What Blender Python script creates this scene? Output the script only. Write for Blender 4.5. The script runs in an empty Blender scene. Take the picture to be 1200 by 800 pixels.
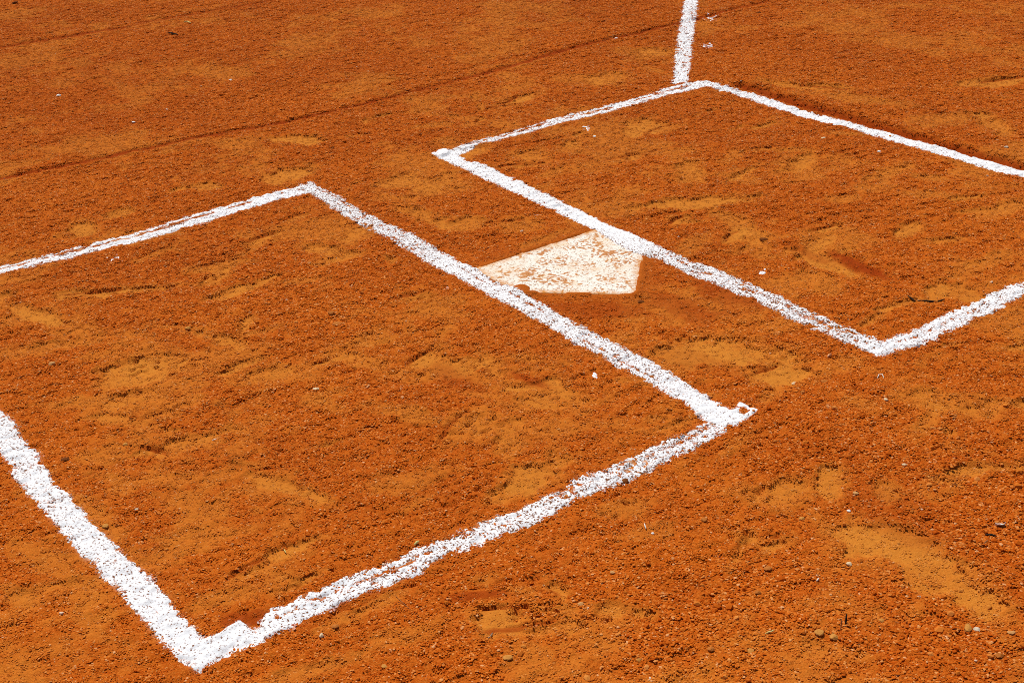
import bpy, bmesh, math, random
import numpy as np
from mathutils import Matrix, Vector

scene = bpy.context.scene
# ------------------------------------------------------------------ camera, sky, sun, exposure
cam_data = bpy.data.cameras.new('camera')
cam = bpy.data.objects.new('camera', cam_data)
scene.collection.objects.link(cam)
cam_data.sensor_width = 36.0
cam_data.lens = 50.44
cam_data.clip_start = 0.05
cam_data.clip_end = 500.0
CR = Vector((0.80692868, -0.58919047, -0.04148122))
CU = Vector((0.29085575, 0.33525361, 0.89610711))
CF = Vector((0.51407104, 0.73515958, -0.44189519))
m = Matrix((CR, CU, -CF)).transposed().to_4x4()
m.translation = Vector((-2.2376, -2.6179, 1.5710))
cam.matrix_world = m
scene.camera = cam

SUN_EL = math.radians(61)
SUN_DIR = Vector((0.16, 0.987, 0.0)).normalized()          # horizontal direction towards the sun
sun_vec = Vector((SUN_DIR.x*math.cos(SUN_EL), SUN_DIR.y*math.cos(SUN_EL), math.sin(SUN_EL)))
sd_ = bpy.data.lights.new('sun', 'SUN')
sd_.energy = 4.15
sd_.angle = math.radians(0.53)
sd_.color = (1.0, 0.965, 0.91)
sun = bpy.data.objects.new('sun', sd_)
scene.collection.objects.link(sun)
sun.rotation_euler = sun_vec.to_track_quat('Z', 'Y').to_euler()
sun.location = (0, 0, 6)

world = bpy.data.worlds.new('World')
scene.world = world
world.use_nodes = True
wn = world.node_tree
bg = wn.nodes['Background']
sky = wn.nodes.new('ShaderNodeTexSky')
sky.sky_type = 'NISHITA'
sky.sun_disc = False
sky.sun_elevation = SUN_EL
sky.sun_rotation = math.atan2(SUN_DIR.x, SUN_DIR.y)
wn.links.new(sky.outputs[0], bg.inputs[0])
bg.inputs[1].default_value = 0.06
vs = scene.view_settings
vs.view_transform = 'Standard'
vs.look = 'None'
vs.exposure = 0.0
vs.gamma = 1.0
vs.use_curve_mapping = False
scene.cycles.max_bounces = 5
scene.cycles.diffuse_bounces = 4
scene.cycles.filter_width = 0.9
scene.cycles.use_denoising = False

# ------------------------------------------------------------------ survey of the field, metres; plate point at 0,0, pitcher towards +y
LINES = {
  'front_l': ([[-1.5729, 1.3631], [-1.411, 1.359], [-1.2414, 1.358], [-1.0922, 1.3515], [-0.9363, 1.348], [-0.7746, 1.3445], [-0.5986, 1.358], [-0.4198, 1.3615], [-0.2596, 1.3625], [-0.2205, 1.3481]],
    [[-1.5685, 1.2924], [-1.4273, 1.3034], [-1.2571, 1.3105], [-1.1143, 1.2906], [-0.9623, 1.2829], [-0.8048, 1.2749], [-0.6354, 1.2799], [-0.4534, 1.2954], [-0.3201, 1.291], [-0.2738, 1.2799]]),
  'inner_l': ([[-0.2208, 1.3647], [-0.2218, 1.1856], [-0.233, 1.0402], [-0.2283, 0.8974], [-0.2202, 0.7668], [-0.2231, 0.6255], [-0.2311, 0.4917], [-0.2229, 0.4324], [-0.2322, 0.378], [-0.2359, 0.3124], [-0.2223, 0.2334], [-0.2225, 0.1574], [-0.2238, 0.0639], [-0.2287, -0.0063], [-0.2375, -0.0384], [-0.2247, -0.043], [-0.2265, -0.1032], [-0.2278, -0.1811], [-0.2245, -0.2731], [-0.2236, -0.3643], [-0.2297, -0.4305], [-0.2348, -0.4997], [-0.2418, -0.5576], [-0.2438, -0.5873], [-0.2376, -0.608], [-0.2366, -0.6446]],
    [[-0.2713, 1.3411], [-0.2683, 1.2178], [-0.2851, 1.1073], [-0.2864, 0.95], [-0.2824, 0.8093], [-0.2871, 0.6616], [-0.293, 0.563], [-0.2897, 0.4601], [-0.2806, 0.4442], [-0.2882, 0.3586], [-0.2857, 0.2819], [-0.2827, 0.189], [-0.2829, 0.0952], [-0.2816, 0.0067], [-0.2878, -0.0882], [-0.2839, -0.1573], [-0.285, -0.1784], [-0.2866, -0.2516], [-0.2853, -0.3284], [-0.2821, -0.3855], [-0.2935, -0.4576], [-0.2824, -0.4886], [-0.2933, -0.5347], [-0.3039, -0.5823], [-0.3035, -0.6228], [-0.2723, -0.6493]]),
  'rear_l': ([[-0.2347, -0.6105], [-0.2726, -0.6038], [-0.3096, -0.6076], [-0.3371, -0.6043], [-0.3665, -0.6089], [-0.3932, -0.6107], [-0.4097, -0.6016], [-0.4644, -0.608], [-0.4972, -0.6039], [-0.541, -0.6133], [-0.5886, -0.6142], [-0.6334, -0.6124], [-0.6733, -0.6053], [-0.6876, -0.6064], [-0.731, -0.6217], [-0.7736, -0.6199], [-0.8193, -0.6232], [-0.8615, -0.6227], [-0.8894, -0.6176], [-0.9114, -0.6192], [-0.9398, -0.6154], [-0.9713, -0.6166], [-1.0007, -0.6153], [-1.0299, -0.614], [-1.0556, -0.6079], [-1.0824, -0.6007], [-1.1035, -0.6094], [-1.1379, -0.6212], [-1.1758, -0.6151], [-1.2095, -0.6087], [-1.2449, -0.6059], [-1.2838, -0.6102], [-1.3056, -0.6008], [-1.335, -0.6055], [-1.3719, -0.6086], [-1.401, -0.6111], [-1.4141, -0.6263], [-1.4282, -0.6371], [-1.4447, -0.6395], [-1.4474, -0.6214], [-1.4526, -0.6013], [-1.4738, -0.5998], [-1.4993, -0.6075], [-1.5239, -0.5999], [-1.5492, -0.5979]],
    [[-0.242, -0.6501], [-0.2737, -0.6507], [-0.3076, -0.654], [-0.3399, -0.6559], [-0.3675, -0.6614], [-0.4043, -0.6635], [-0.442, -0.6645], [-0.4768, -0.6628], [-0.5294, -0.6685], [-0.5655, -0.6694], [-0.6032, -0.6728], [-0.6351, -0.6699], [-0.6775, -0.6665], [-0.7214, -0.6656], [-0.7665, -0.6673], [-0.8193, -0.6799], [-0.8618, -0.6802], [-0.8945, -0.6764], [-0.9066, -0.6703], [-0.9479, -0.6706], [-0.9789, -0.6714], [-1.0078, -0.6699], [-1.0492, -0.6579], [-1.0831, -0.6591], [-1.1176, -0.6737], [-1.1536, -0.6706], [-1.1905, -0.6697], [-1.2248, -0.6655], [-1.2757, -0.6592], [-1.313, -0.6619], [-1.3466, -0.6589], [-1.3839, -0.6637], [-1.4184, -0.6641], [-1.4371, -0.6675], [-1.4452, -0.6702], [-1.4545, -0.6719], [-1.4609, -0.6713], [-1.4672, -0.6707], [-1.4759, -0.6682], [-1.4858, -0.6648], [-1.5178, -0.663], [-1.5446, -0.668], [-1.5591, -0.6681], [-1.568, -0.6667]]),
  'outer_l': ([[-1.529, 1.2872], [-1.5395, 0.8479], [-1.5318, 0.4781], [-1.5263, 0.4052], [-1.5321, 0.359], [-1.5363, 0.3125], [-1.5267, 0.2458], [-1.5382, 0.2079], [-1.5411, 0.1363], [-1.5489, 0.089], [-1.5438, 0.0323], [-1.5462, -0.0084], [-1.5399, -0.0638], [-1.5454, -0.092], [-1.5392, -0.1452], [-1.5379, -0.2086], [-1.5359, -0.2255], [-1.5374, -0.2805], [-1.5292, -0.3274], [-1.5255, -0.3873], [-1.5278, -0.4508], [-1.5275, -0.5141], [-1.5252, -0.5674], [-1.5209, -0.6147]],
    [[-1.6016, 1.3214], [-1.6042, 0.8421], [-1.5906, 0.2998], [-1.5894, 0.2748], [-1.5865, 0.2439], [-1.5946, 0.2088], [-1.6011, 0.1731], [-1.5972, 0.125], [-1.603, 0.0818], [-1.599, 0.0313], [-1.6019, -0.0122], [-1.5963, -0.0658], [-1.5995, -0.1031], [-1.5958, -0.1683], [-1.5953, -0.2215], [-1.5882, -0.2606], [-1.5895, -0.3028], [-1.5848, -0.3664], [-1.586, -0.43], [-1.5816, -0.4861], [-1.5842, -0.5414], [-1.5817, -0.5836], [-1.5785, -0.6196], [-1.5677, -0.6728]]),
  'front_r': ([[0.26, 1.327], [0.3473, 1.3313], [0.493, 1.3334], [0.6492, 1.3435], [0.8046, 1.3459], [0.9553, 1.3363], [1.124, 1.3428], [1.2988, 1.3495], [1.3789, 1.3424], [1.475, 1.3369]],
    [[0.2609, 1.2659], [0.401, 1.3057], [0.5395, 1.296], [0.6845, 1.2899], [0.8367, 1.2876], [0.9903, 1.2812], [1.1554, 1.2827], [1.3186, 1.276], [1.3936, 1.2729], [1.4442, 1.2708]]),
  'inner_r': ([[0.2614, 1.3501], [0.2862, 1.3453], [0.294, 1.2891], [0.2858, 1.2308], [0.2703, 1.1981], [0.2661, 1.1669], [0.2857, 1.1603], [0.2863, 1.068], [0.2773, 0.937], [0.2696, 0.8128], [0.2685, 0.7017], [0.2652, 0.5919], [0.2578, 0.4807], [0.2555, 0.4187], [0.2625, 0.3497], [0.264, 0.2872], [0.2595, 0.1976], [0.2628, 0.1122], [0.2574, 0.0647], [0.28, 0.0208], [0.2763, -0.0267], [0.2747, -0.0941], [0.2745, -0.1424], [0.274, -0.215], [0.2687, -0.2813], [0.2662, -0.3344], [0.2684, -0.3906], [0.267, -0.4489], [0.2656, -0.5058], [0.2661, -0.5598], [0.27, -0.6096], [0.283, -0.63]],
    [[0.24, 1.3336], [0.2363, 1.3069], [0.2341, 1.2672], [0.228, 1.1966], [0.2256, 1.1528], [0.2241, 1.1257], [0.2221, 1.0493], [0.2164, 0.9459], [0.2126, 0.8484], [0.2108, 0.7345], [0.2173, 0.6354], [0.2108, 0.5232], [0.207, 0.458], [0.2108, 0.4231], [0.1967, 0.3477], [0.1839, 0.2569], [0.1875, 0.1876], [0.2107, 0.1424], [0.2044, 0.1], [0.2068, 0.0506], [0.2061, -0.0181], [0.211, -0.0528], [0.2126, -0.1099], [0.21, -0.1765], [0.219, -0.1987], [0.2107, -0.2686], [0.2027, -0.3364], [0.2028, -0.4092], [0.2082, -0.4749], [0.211, -0.5276], [0.2103, -0.5822], [0.215, -0.6284]]),
  'rear_r': ([[0.2495, -0.601], [0.2958, -0.5981], [0.3289, -0.5988], [0.3498, -0.6076], [0.4009, -0.6045], [0.4587, -0.5966], [0.5234, -0.597], [0.588, -0.6064], [0.6234, -0.5999], [0.6731, -0.5984], [0.7354, -0.6038], [0.8008, -0.6076], [1.1451, -0.6277], [1.4978, -0.6244]],
    [[0.2118, -0.6285], [0.2432, -0.6379], [0.2751, -0.6444], [0.2926, -0.6504], [0.311, -0.6634], [0.3429, -0.6575], [0.3792, -0.6612], [0.434, -0.6555], [0.4762, -0.6605], [0.5366, -0.6516], [0.5899, -0.6619], [0.6291, -0.6628], [0.6646, -0.6566], [0.7411, -0.6513], [1.0793, -0.6712], [1.4448, -0.6899]]),
  'outer_r': ([[1.4773, 1.3346], [1.487, 1.2929], [1.4693, 1.2228], [1.4699, 1.1139], [1.4762, 0.9878], [1.4749, 0.8588], [1.4737, 0.7344], [1.4763, 0.6373], [1.4823, 0.5459], [1.488, 0.4382], [1.493, 0.2978], [1.5045, 0.1684], [1.5029, 0.0668], [1.5013, -0.0316], [1.5133, -0.086], [1.5171, -0.3813], [1.5217, -0.6282]],
    [[1.4305, 1.308], [1.4358, 1.2712], [1.4309, 1.2055], [1.4359, 1.124], [1.4318, 1.0307], [1.4315, 0.9435], [1.4304, 0.8367], [1.4336, 0.7372], [1.4304, 0.6464], [1.4407, 0.5855], [1.4403, 0.5087], [1.4398, 0.4151], [1.4423, 0.2559], [1.448, 0.1236], [1.4506, 0.0265], [1.45, -0.0541], [1.4652, -0.1211], [1.4683, -0.4136], [1.4622, -0.6538]]),
  'foul': ([[2.4393, 2.4781], [2.34, 2.3793], [2.0943, 2.1377], [1.8053, 1.8417], [1.6099, 1.6403], [1.3687, 1.3843]],
    [[2.4757, 2.4395], [2.3775, 2.3399], [2.0989, 2.0549], [1.8141, 1.7641], [1.5598, 1.5044], [1.4059, 1.348]]),
}
DUST = [
  [-0.369,-1.169,0.017,-0.081,-0.055,-0.006,0.8],
  [-0.39,-1.287,0.018,-0.09,-0.059,-0.01,0.8],
  [-0.394,-1.384,0.015,-0.058,-0.04,-0.013,0.8],
  [-0.396,-1.124,0.019,-0.038,-0.026,-0.023,0.7],
  [-0.339,-1.216,0.014,-0.048,-0.022,-0.018,0.5],
  [-0.047,-0.375,0.074,-0.094,-0.059,-0.047,1.0],
  [-0.025,-0.552,0.035,-0.059,-0.048,-0.038,1.0],
  [-0.13,-0.321,0.034,-0.054,-0.025,-0.027,0.6],
  [-0.734,-0.532,0.103,0.012,-0.008,-0.046,0.8],
  [-0.817,-0.562,0.056,-0.013,-0.014,-0.031,0.5],
  [-1.08,-0.896,0.041,-0.027,-0.016,-0.032,0.85],
  [-1.036,-0.964,0.06,-0.033,-0.013,-0.017,0.6],
  [-0.946,-0.884,-0.006,-0.043,-0.019,-0.004,0.9],
  [-0.907,-0.996,0.024,-0.033,-0.018,-0.014,0.8],
  [-0.877,-1.043,0.023,-0.025,-0.014,-0.011,0.9],
  [-0.978,-0.938,0.044,-0.043,-0.012,-0.016,0.4],
  [-1.041,0.962,0.124,-0.072,-0.011,-0.028,0.9],
  [-1.284,0.985,0.045,-0.111,-0.019,-0.04,0.85],
  [-1.262,0.916,0.03,-0.047,-0.01,-0.027,0.6],
  [-0.959,0.492,0.044,-0.077,-0.015,-0.032,0.7],
  [-1.202,0.436,0.089,-0.018,-0.01,-0.033,0.7],
  [-1.312,0.746,0.116,-0.049,-0.012,-0.034,0.5],
  [-1.34,0.385,0.085,-0.05,-0.01,-0.035,0.5],
  [-1.341,0.279,0.046,-0.06,-0.009,-0.023,0.5],
  [-0.986,0.251,0.074,-0.017,-0.021,-0.04,0.55],
  [-0.47,0.833,0.036,-0.066,-0.019,-0.034,0.7],
  [-1.178,-0.204,0.041,-0.114,-0.021,-0.018,0.7],
  [-1.143,-0.29,0.019,-0.038,-0.008,-0.015,0.5],
  [-1.228,0.066,0.082,-0.001,-0.005,-0.025,0.5],
  [-0.75,0.167,0.04,-0.095,-0.019,-0.032,0.5],
  [-0.604,0.01,0.006,-0.088,-0.025,-0.015,0.6],
  [-0.523,-0.089,-0.022,-0.087,-0.027,-0.006,0.6],
  [-0.809,-0.122,0.047,-0.071,-0.021,-0.034,0.5],
  [-0.656,0.241,0.076,-0.04,-0.018,-0.03,0.45],
  [-0.934,0.05,0.034,-0.061,-0.016,-0.029,0.4],
  [-0.533,-0.304,0.017,-0.036,-0.025,-0.032,0.5],
  [-0.579,-0.099,0.016,-0.048,-0.02,-0.029,0.4],
  [-0.465,-0.281,0.003,-0.047,-0.024,-0.012,0.6],
  [-0.218,1.479,0.08,-0.006,-0.02,-0.061,0.9],
  [-0.033,1.778,0.067,-0.102,-0.023,-0.043,0.9],
  [-0.241,1.909,0.059,-0.055,-0.026,-0.053,0.5],
  [-0.498,1.571,0.051,-0.047,-0.018,-0.038,0.8],
  [-0.934,1.493,0.047,-0.005,-0.012,-0.046,0.8],
  [-0.811,1.536,0.052,0.003,-0.008,-0.033,0.7],
  [-0.295,1.483,0.01,-0.053,-0.023,-0.045,0.6],
  [0.829,1.628,0.113,0.012,-0.019,-0.042,0.9],
  [1.248,1.617,0.052,-0.051,-0.061,-0.073,0.6],
  [1.142,1.671,0.057,-0.088,-0.044,-0.055,0.4],
  [1.639,1.759,0.049,-0.049,-0.044,-0.05,0.5],
  [1.552,1.846,0.047,-0.085,-0.043,-0.051,0.4],
  [0.932,1.062,0.062,0.008,-0.048,-0.074,0.8],
  [0.637,1.084,0.026,-0.024,-0.028,-0.036,0.6],
  [0.462,1.078,0.036,-0.057,-0.052,-0.07,0.6],
  [0.047,1.059,0.113,0.023,-0.035,-0.053,0.5],
  [-0.014,1.168,0.066,-0.018,-0.034,-0.055,0.5],
  [-0.115,0.884,0.035,-0.109,-0.027,-0.042,0.7],
  [-0.048,0.729,0.054,-0.021,-0.027,-0.04,0.6],
  [0.076,0.618,0.045,-0.041,-0.033,-0.044,0.5],
  [0.059,0.471,0.079,-0.002,-0.02,-0.026,0.6],
  [0.317,1.261,0.094,-0.016,-0.025,-0.037,0.5],
  [0.577,0.401,0.135,-0.074,-0.03,-0.032,0.9],
  [0.559,0.217,0.012,-0.066,-0.038,-0.039,0.6],
  [0.517,0.103,0.009,-0.06,-0.032,-0.032,0.6],
  [1.075,0.437,0.088,0.009,-0.036,-0.046,0.7],
  [1.181,0.174,0.11,0.005,-0.034,-0.043,0.6],
  [1.062,0.105,0.062,-0.027,-0.04,-0.035,0.4],
  [1.199,0.367,0.029,-0.061,-0.037,-0.034,0.4],
  [0.759,0.619,0.025,-0.045,-0.055,-0.06,0.6],
  [0.532,-0.16,0.001,-0.112,-0.032,-0.011,0.9],
  [0.418,-0.251,0.009,-0.052,-0.041,-0.038,0.5],
  [1.728,0.971,0.085,-0.16,-0.033,-0.03,0.7],
  [1.72,0.797,0.084,-0.17,-0.04,-0.036,0.5],
  [2.233,0.572,0.123,-0.074,-0.045,-0.034,0.8],
  [1.825,0.279,-0.001,-0.078,-0.076,-0.058,0.7],
  [1.76,0.407,0.106,-0.061,-0.061,-0.049,0.5],
  [1.207,-0.251,0.095,-0.012,-0.045,-0.034,0.6],
  [0.822,-0.458,0.123,-0.016,-0.037,-0.029,0.5],
  [0.634,-0.55,0.016,-0.057,-0.034,-0.027,0.6],
  [-0.013,-1.111,0.074,-0.049,-0.019,-0.015,0.8],
  [-0.109,-1.091,0.013,-0.028,-0.016,-0.013,0.5],
  [-0.286,-0.943,0.028,-0.006,-0.029,-0.036,0.8],
  [-0.238,-1.047,-0.004,-0.03,-0.03,-0.017,0.7],
  [-0.4,-0.911,0.053,-0.019,-0.027,-0.036,0.6],
  [-0.564,-0.992,0.025,-0.043,-0.02,-0.021,0.5],
  [0.134,-0.873,0.066,-0.088,-0.037,-0.03,0.5],
  [0.006,-0.764,0.031,-0.057,-0.03,-0.027,0.4],
  [0.173,-0.957,0.06,-0.031,-0.031,-0.024,0.4],
  [0.103,-0.599,0.071,-0.015,-0.026,-0.024,0.4],
  [-0.953,-0.384,0.079,-0.022,-0.013,-0.033,0.4],
  [-0.695,-0.846,0.054,-0.014,-0.01,-0.022,0.35],
  [-1.656,-0.201,0.032,-0.1,-0.02,-0.027,0.4],
  [-1.23,-0.821,0.089,-0.029,-0.008,-0.024,0.35],
  [-1.389,-0.797,0.076,-0.015,-0.007,-0.024,0.5],
  [-1.25,-0.708,0.09,-0.001,-0.003,-0.017,0.5],
  [-0.711,-1.305,0.046,-0.055,-0.02,-0.019,0.25],
  [-1.746,-0.268,0.021,-0.044,-0.011,-0.032,0.4],
]
MOIST = [
  [0.575,-0.238,-0.011,-0.1,-0.024,-0.01,1.0],
  [0.573,-0.29,-0.002,-0.037,-0.018,-0.007,1.0],
  [0.542,-0.072,0.001,-0.083,-0.02,-0.007,0.5],
  [0.193,-0.162,0.013,-0.126,-0.066,-0.043,0.7],
  [0.04,-0.133,0.031,-0.096,-0.049,-0.054,0.6],
  [-0.131,0.004,0.103,-0.118,-0.026,-0.032,0.6],
  [-1.435,-0.596,0.034,-0.021,-0.009,-0.018,0.8],
  [-0.492,-0.185,0.013,-0.057,-0.02,-0.006,0.8],
  [-0.955,-0.884,0.005,-0.014,-0.005,-0.006,0.8],
  [-0.618,-0.066,0.008,-0.075,-0.029,-0.021,0.5],
  [-0.124,-0.374,0.031,-0.086,-0.031,-0.033,0.3],
  [-1.274,-0.656,0.108,-0.001,-0.003,-0.024,0.3],
  [-0.532,2.895,0.562,0.026,-0.257,-0.708,0.14],
  [-0.26,2.957,0.461,0.059,-0.098,-0.243,0.12],
  [0.752,2.494,0.63,-0.065,-0.085,-0.139,0.12],
  [-0.285,-1.109,-0.02,-0.102,-0.049,0.001,0.3],
  [-1.072,-0.805,0.053,-0.033,-0.006,-0.009,0.8],
  [-1.065,-0.927,0.048,-0.027,-0.004,-0.006,0.8],
]
COARSE = [
  [-0.666,-1.341,0.333,-0.271,-0.209,-0.187,1.0],
  [-0.16,-1.213,0.2,-0.167,-0.298,-0.23,0.9],
  [-0.095,-0.829,0.167,-0.141,-0.169,-0.151,0.6],
  [-0.974,-1.03,0.231,-0.189,-0.121,-0.149,0.6],
  [-0.853,0.512,0.34,-0.296,-0.242,-0.475,0.45],
  [0.032,-0.388,0.156,-0.135,-0.166,-0.168,0.5],
]
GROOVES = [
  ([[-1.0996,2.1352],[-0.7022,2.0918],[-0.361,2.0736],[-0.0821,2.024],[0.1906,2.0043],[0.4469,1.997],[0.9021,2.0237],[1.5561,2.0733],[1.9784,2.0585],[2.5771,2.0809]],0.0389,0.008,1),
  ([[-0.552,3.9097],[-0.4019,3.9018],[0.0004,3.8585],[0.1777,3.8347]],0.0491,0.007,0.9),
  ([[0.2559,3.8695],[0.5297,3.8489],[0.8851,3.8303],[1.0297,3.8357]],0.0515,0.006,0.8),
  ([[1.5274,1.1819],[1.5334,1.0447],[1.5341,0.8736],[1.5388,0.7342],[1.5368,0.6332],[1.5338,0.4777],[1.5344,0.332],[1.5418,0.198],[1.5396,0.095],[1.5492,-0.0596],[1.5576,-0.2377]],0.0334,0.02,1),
  ([[-1.2161,-0.0725],[-1.1801,-0.1304],[-1.1359,-0.163],[-1.0817,-0.2223]],0.0067,0.007,0.8),
  ([[-1.1656,1.0498],[-1.1248,1.029],[-1.0337,0.9791]],0.012,0.006,0.8),
  ([[-1.174,1.0272],[-1.1077,0.9912]],0.0119,0.006,0.6),
  ([[0.6325,1.6099],[0.7217,1.6264],[0.8349,1.6678]],0.0134,0.008,0.9),
  ([[0.7253,1.5935],[0.7755,1.6193]],0.0146,0.01,0.8),
  ([[1.707,1.0383],[1.7469,0.968],[1.7782,0.891]],0.0214,0.008,0.9),
  ([[2.2183,0.6175],[2.3006,0.5845],[2.407,0.5121]],0.0211,0.007,0.9),
  ([[1.7611,0.5005],[1.8292,0.4628]],0.0186,0.006,0.7),
  ([[0.5902,0.8885],[0.7006,0.8672],[0.8989,0.8134]],0.0154,0.005,0.5),
  ([[0.4178,1.2281],[0.5412,1.199],[0.6611,1.162]],0.0171,0.006,0.5),
  ([[1.2004,0.412],[1.2561,0.4185],[1.3077,0.4057]],0.0123,0.007,0.8),
  ([[1.2018,0.3875],[1.2566,0.3711]],0.0146,0.006,0.8),
  ([[0.5986,-0.1143],[0.6053,-0.2015],[0.5769,-0.3165]],0.0121,0.01,0.6),
  ([[-1.0954,-0.8384],[-1.0431,-0.8714],[-0.9804,-0.9163]],0.0076,0.009,0.9),
  ([[-1.0802,-0.9119],[-1.0432,-0.9357],[-1.0079,-0.9519]],0.0073,0.009,0.9),
  ([[-1.0862,-0.4006],[-1.0227,-0.4945],[-0.9353,-0.5182],[-0.8768,-0.5252]],0.0064,0.006,0.5),
  ([[-0.8564,-0.2332],[-0.8192,-0.313],[-0.7824,-0.3249]],0.007,0.006,0.6),
  ([[-0.8457,-0.1266],[-0.8067,-0.2258]],0.0063,0.006,0.6),
  ([[-1.5071,0.0807],[-1.4732,0.0703],[-1.4367,0.0899]],0.0064,0.008,0.8),
  ([[0.0038,0.6921],[0.0499,0.6689],[0.1,0.6422]],0.0137,0.007,0.8),
  ([[-0.1819,-0.3478],[-0.0572,-0.4787],[-0.0069,-0.4987]],0.0088,0.005,0.5),
  ([[-0.062,-0.4976],[0.0006,-0.5052]],0.0104,0.008,0.8),
  ([[0.0622,-0.4015],[0.1132,-0.452]],0.0094,0.006,0.7),
  ([[0.3177,-0.8693],[0.357,-0.8864],[0.3971,-0.9376]],0.0127,0.008,0.8),
  ([[0.2839,-0.7263],[0.2962,-0.7659],[0.3434,-0.7776]],0.0087,0.005,0.5),
  ([[0.3598,0.4254],[0.4999,0.3736],[0.6762,0.3193]],0.0129,0.006,0.6),
  ([[-1.366,-0.6942],[-1.2894,-0.6828],[-1.1672,-0.6923],[-1.0099,-0.7159]],0.0071,0.006,0.4),
  ([[-1.3333,-0.7737],[-1.2183,-0.7735],[-1.1348,-0.7864]],0.006,0.005,0.3),
  ([[-0.4079,-0.7071],[-0.3168,-0.6899],[-0.2277,-0.7168]],0.006,0.005,0.4),
  ([[1.491,0.404],[1.566,0.3581]],0.0174,0.005,0.5),
  ([[1.0107,-0.0628],[1.1497,-0.1131],[1.3783,-0.1847]],0.0121,0.005,0.4),
  ([[0.9016,-0.1292],[1.0722,-0.1747]],0.0111,0.004,0.3),
  ([[0.2761,-0.3397],[0.3264,-0.4513],[0.3734,-0.4656]],0.0101,0.005,0.4),
  ([[-0.7445,1.0197],[-0.6362,0.991],[-0.5324,0.9764]],0.0128,0.004,0.4),
  ([[0.8413,1.6008],[0.9143,1.591]],0.0096,0.003,0.2),
  ([[-1.2213,1.1992],[-1.148,1.1977],[-1.0638,1.1552]],0.0129,0.005,0.5),
]
PITS = [[-0.9766,-0.818],[-0.9716,-0.8325],[-0.9578,-0.8299],[-0.9768,-0.842],[-0.9954,-0.806],[-1.0024,-0.7967],[-1.0188,-0.8005],[-1.0431,-0.8845],[-1.0408,-0.8994],[-1.0216,-0.889],[-1.0,-0.9165],[-1.0005,-0.9323],[-0.9888,-0.9322],[-1.0177,-0.9247],[-1.032,-0.9259],[-0.9975,-0.9509],[-1.0289,-0.9091],[-1.0562,-0.8996],[-0.9442,-0.9913],[-0.9399,-1.0075],[-0.9274,-1.0114],[-0.9579,-0.9865],[-0.102,-0.2274],[-0.0797,-0.2277],[-0.0879,-0.2587],[-0.064,-0.2541],[-0.0383,-0.2509],[-0.1115,-0.257],[-0.0475,-0.2235],[-0.094,-0.2024],[-0.1343,-0.4296],[-0.1101,-0.433],[-0.1117,-0.4548],[-0.0844,-0.4494],[-0.0077,-0.0278],[-0.1872,-0.1976],[-0.1461,-0.2457],[-0.8975,-0.4304],[-0.8758,-0.4617],[-0.8124,-0.4797],[-0.7875,-0.4695],[-0.8618,-0.5037]]
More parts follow.
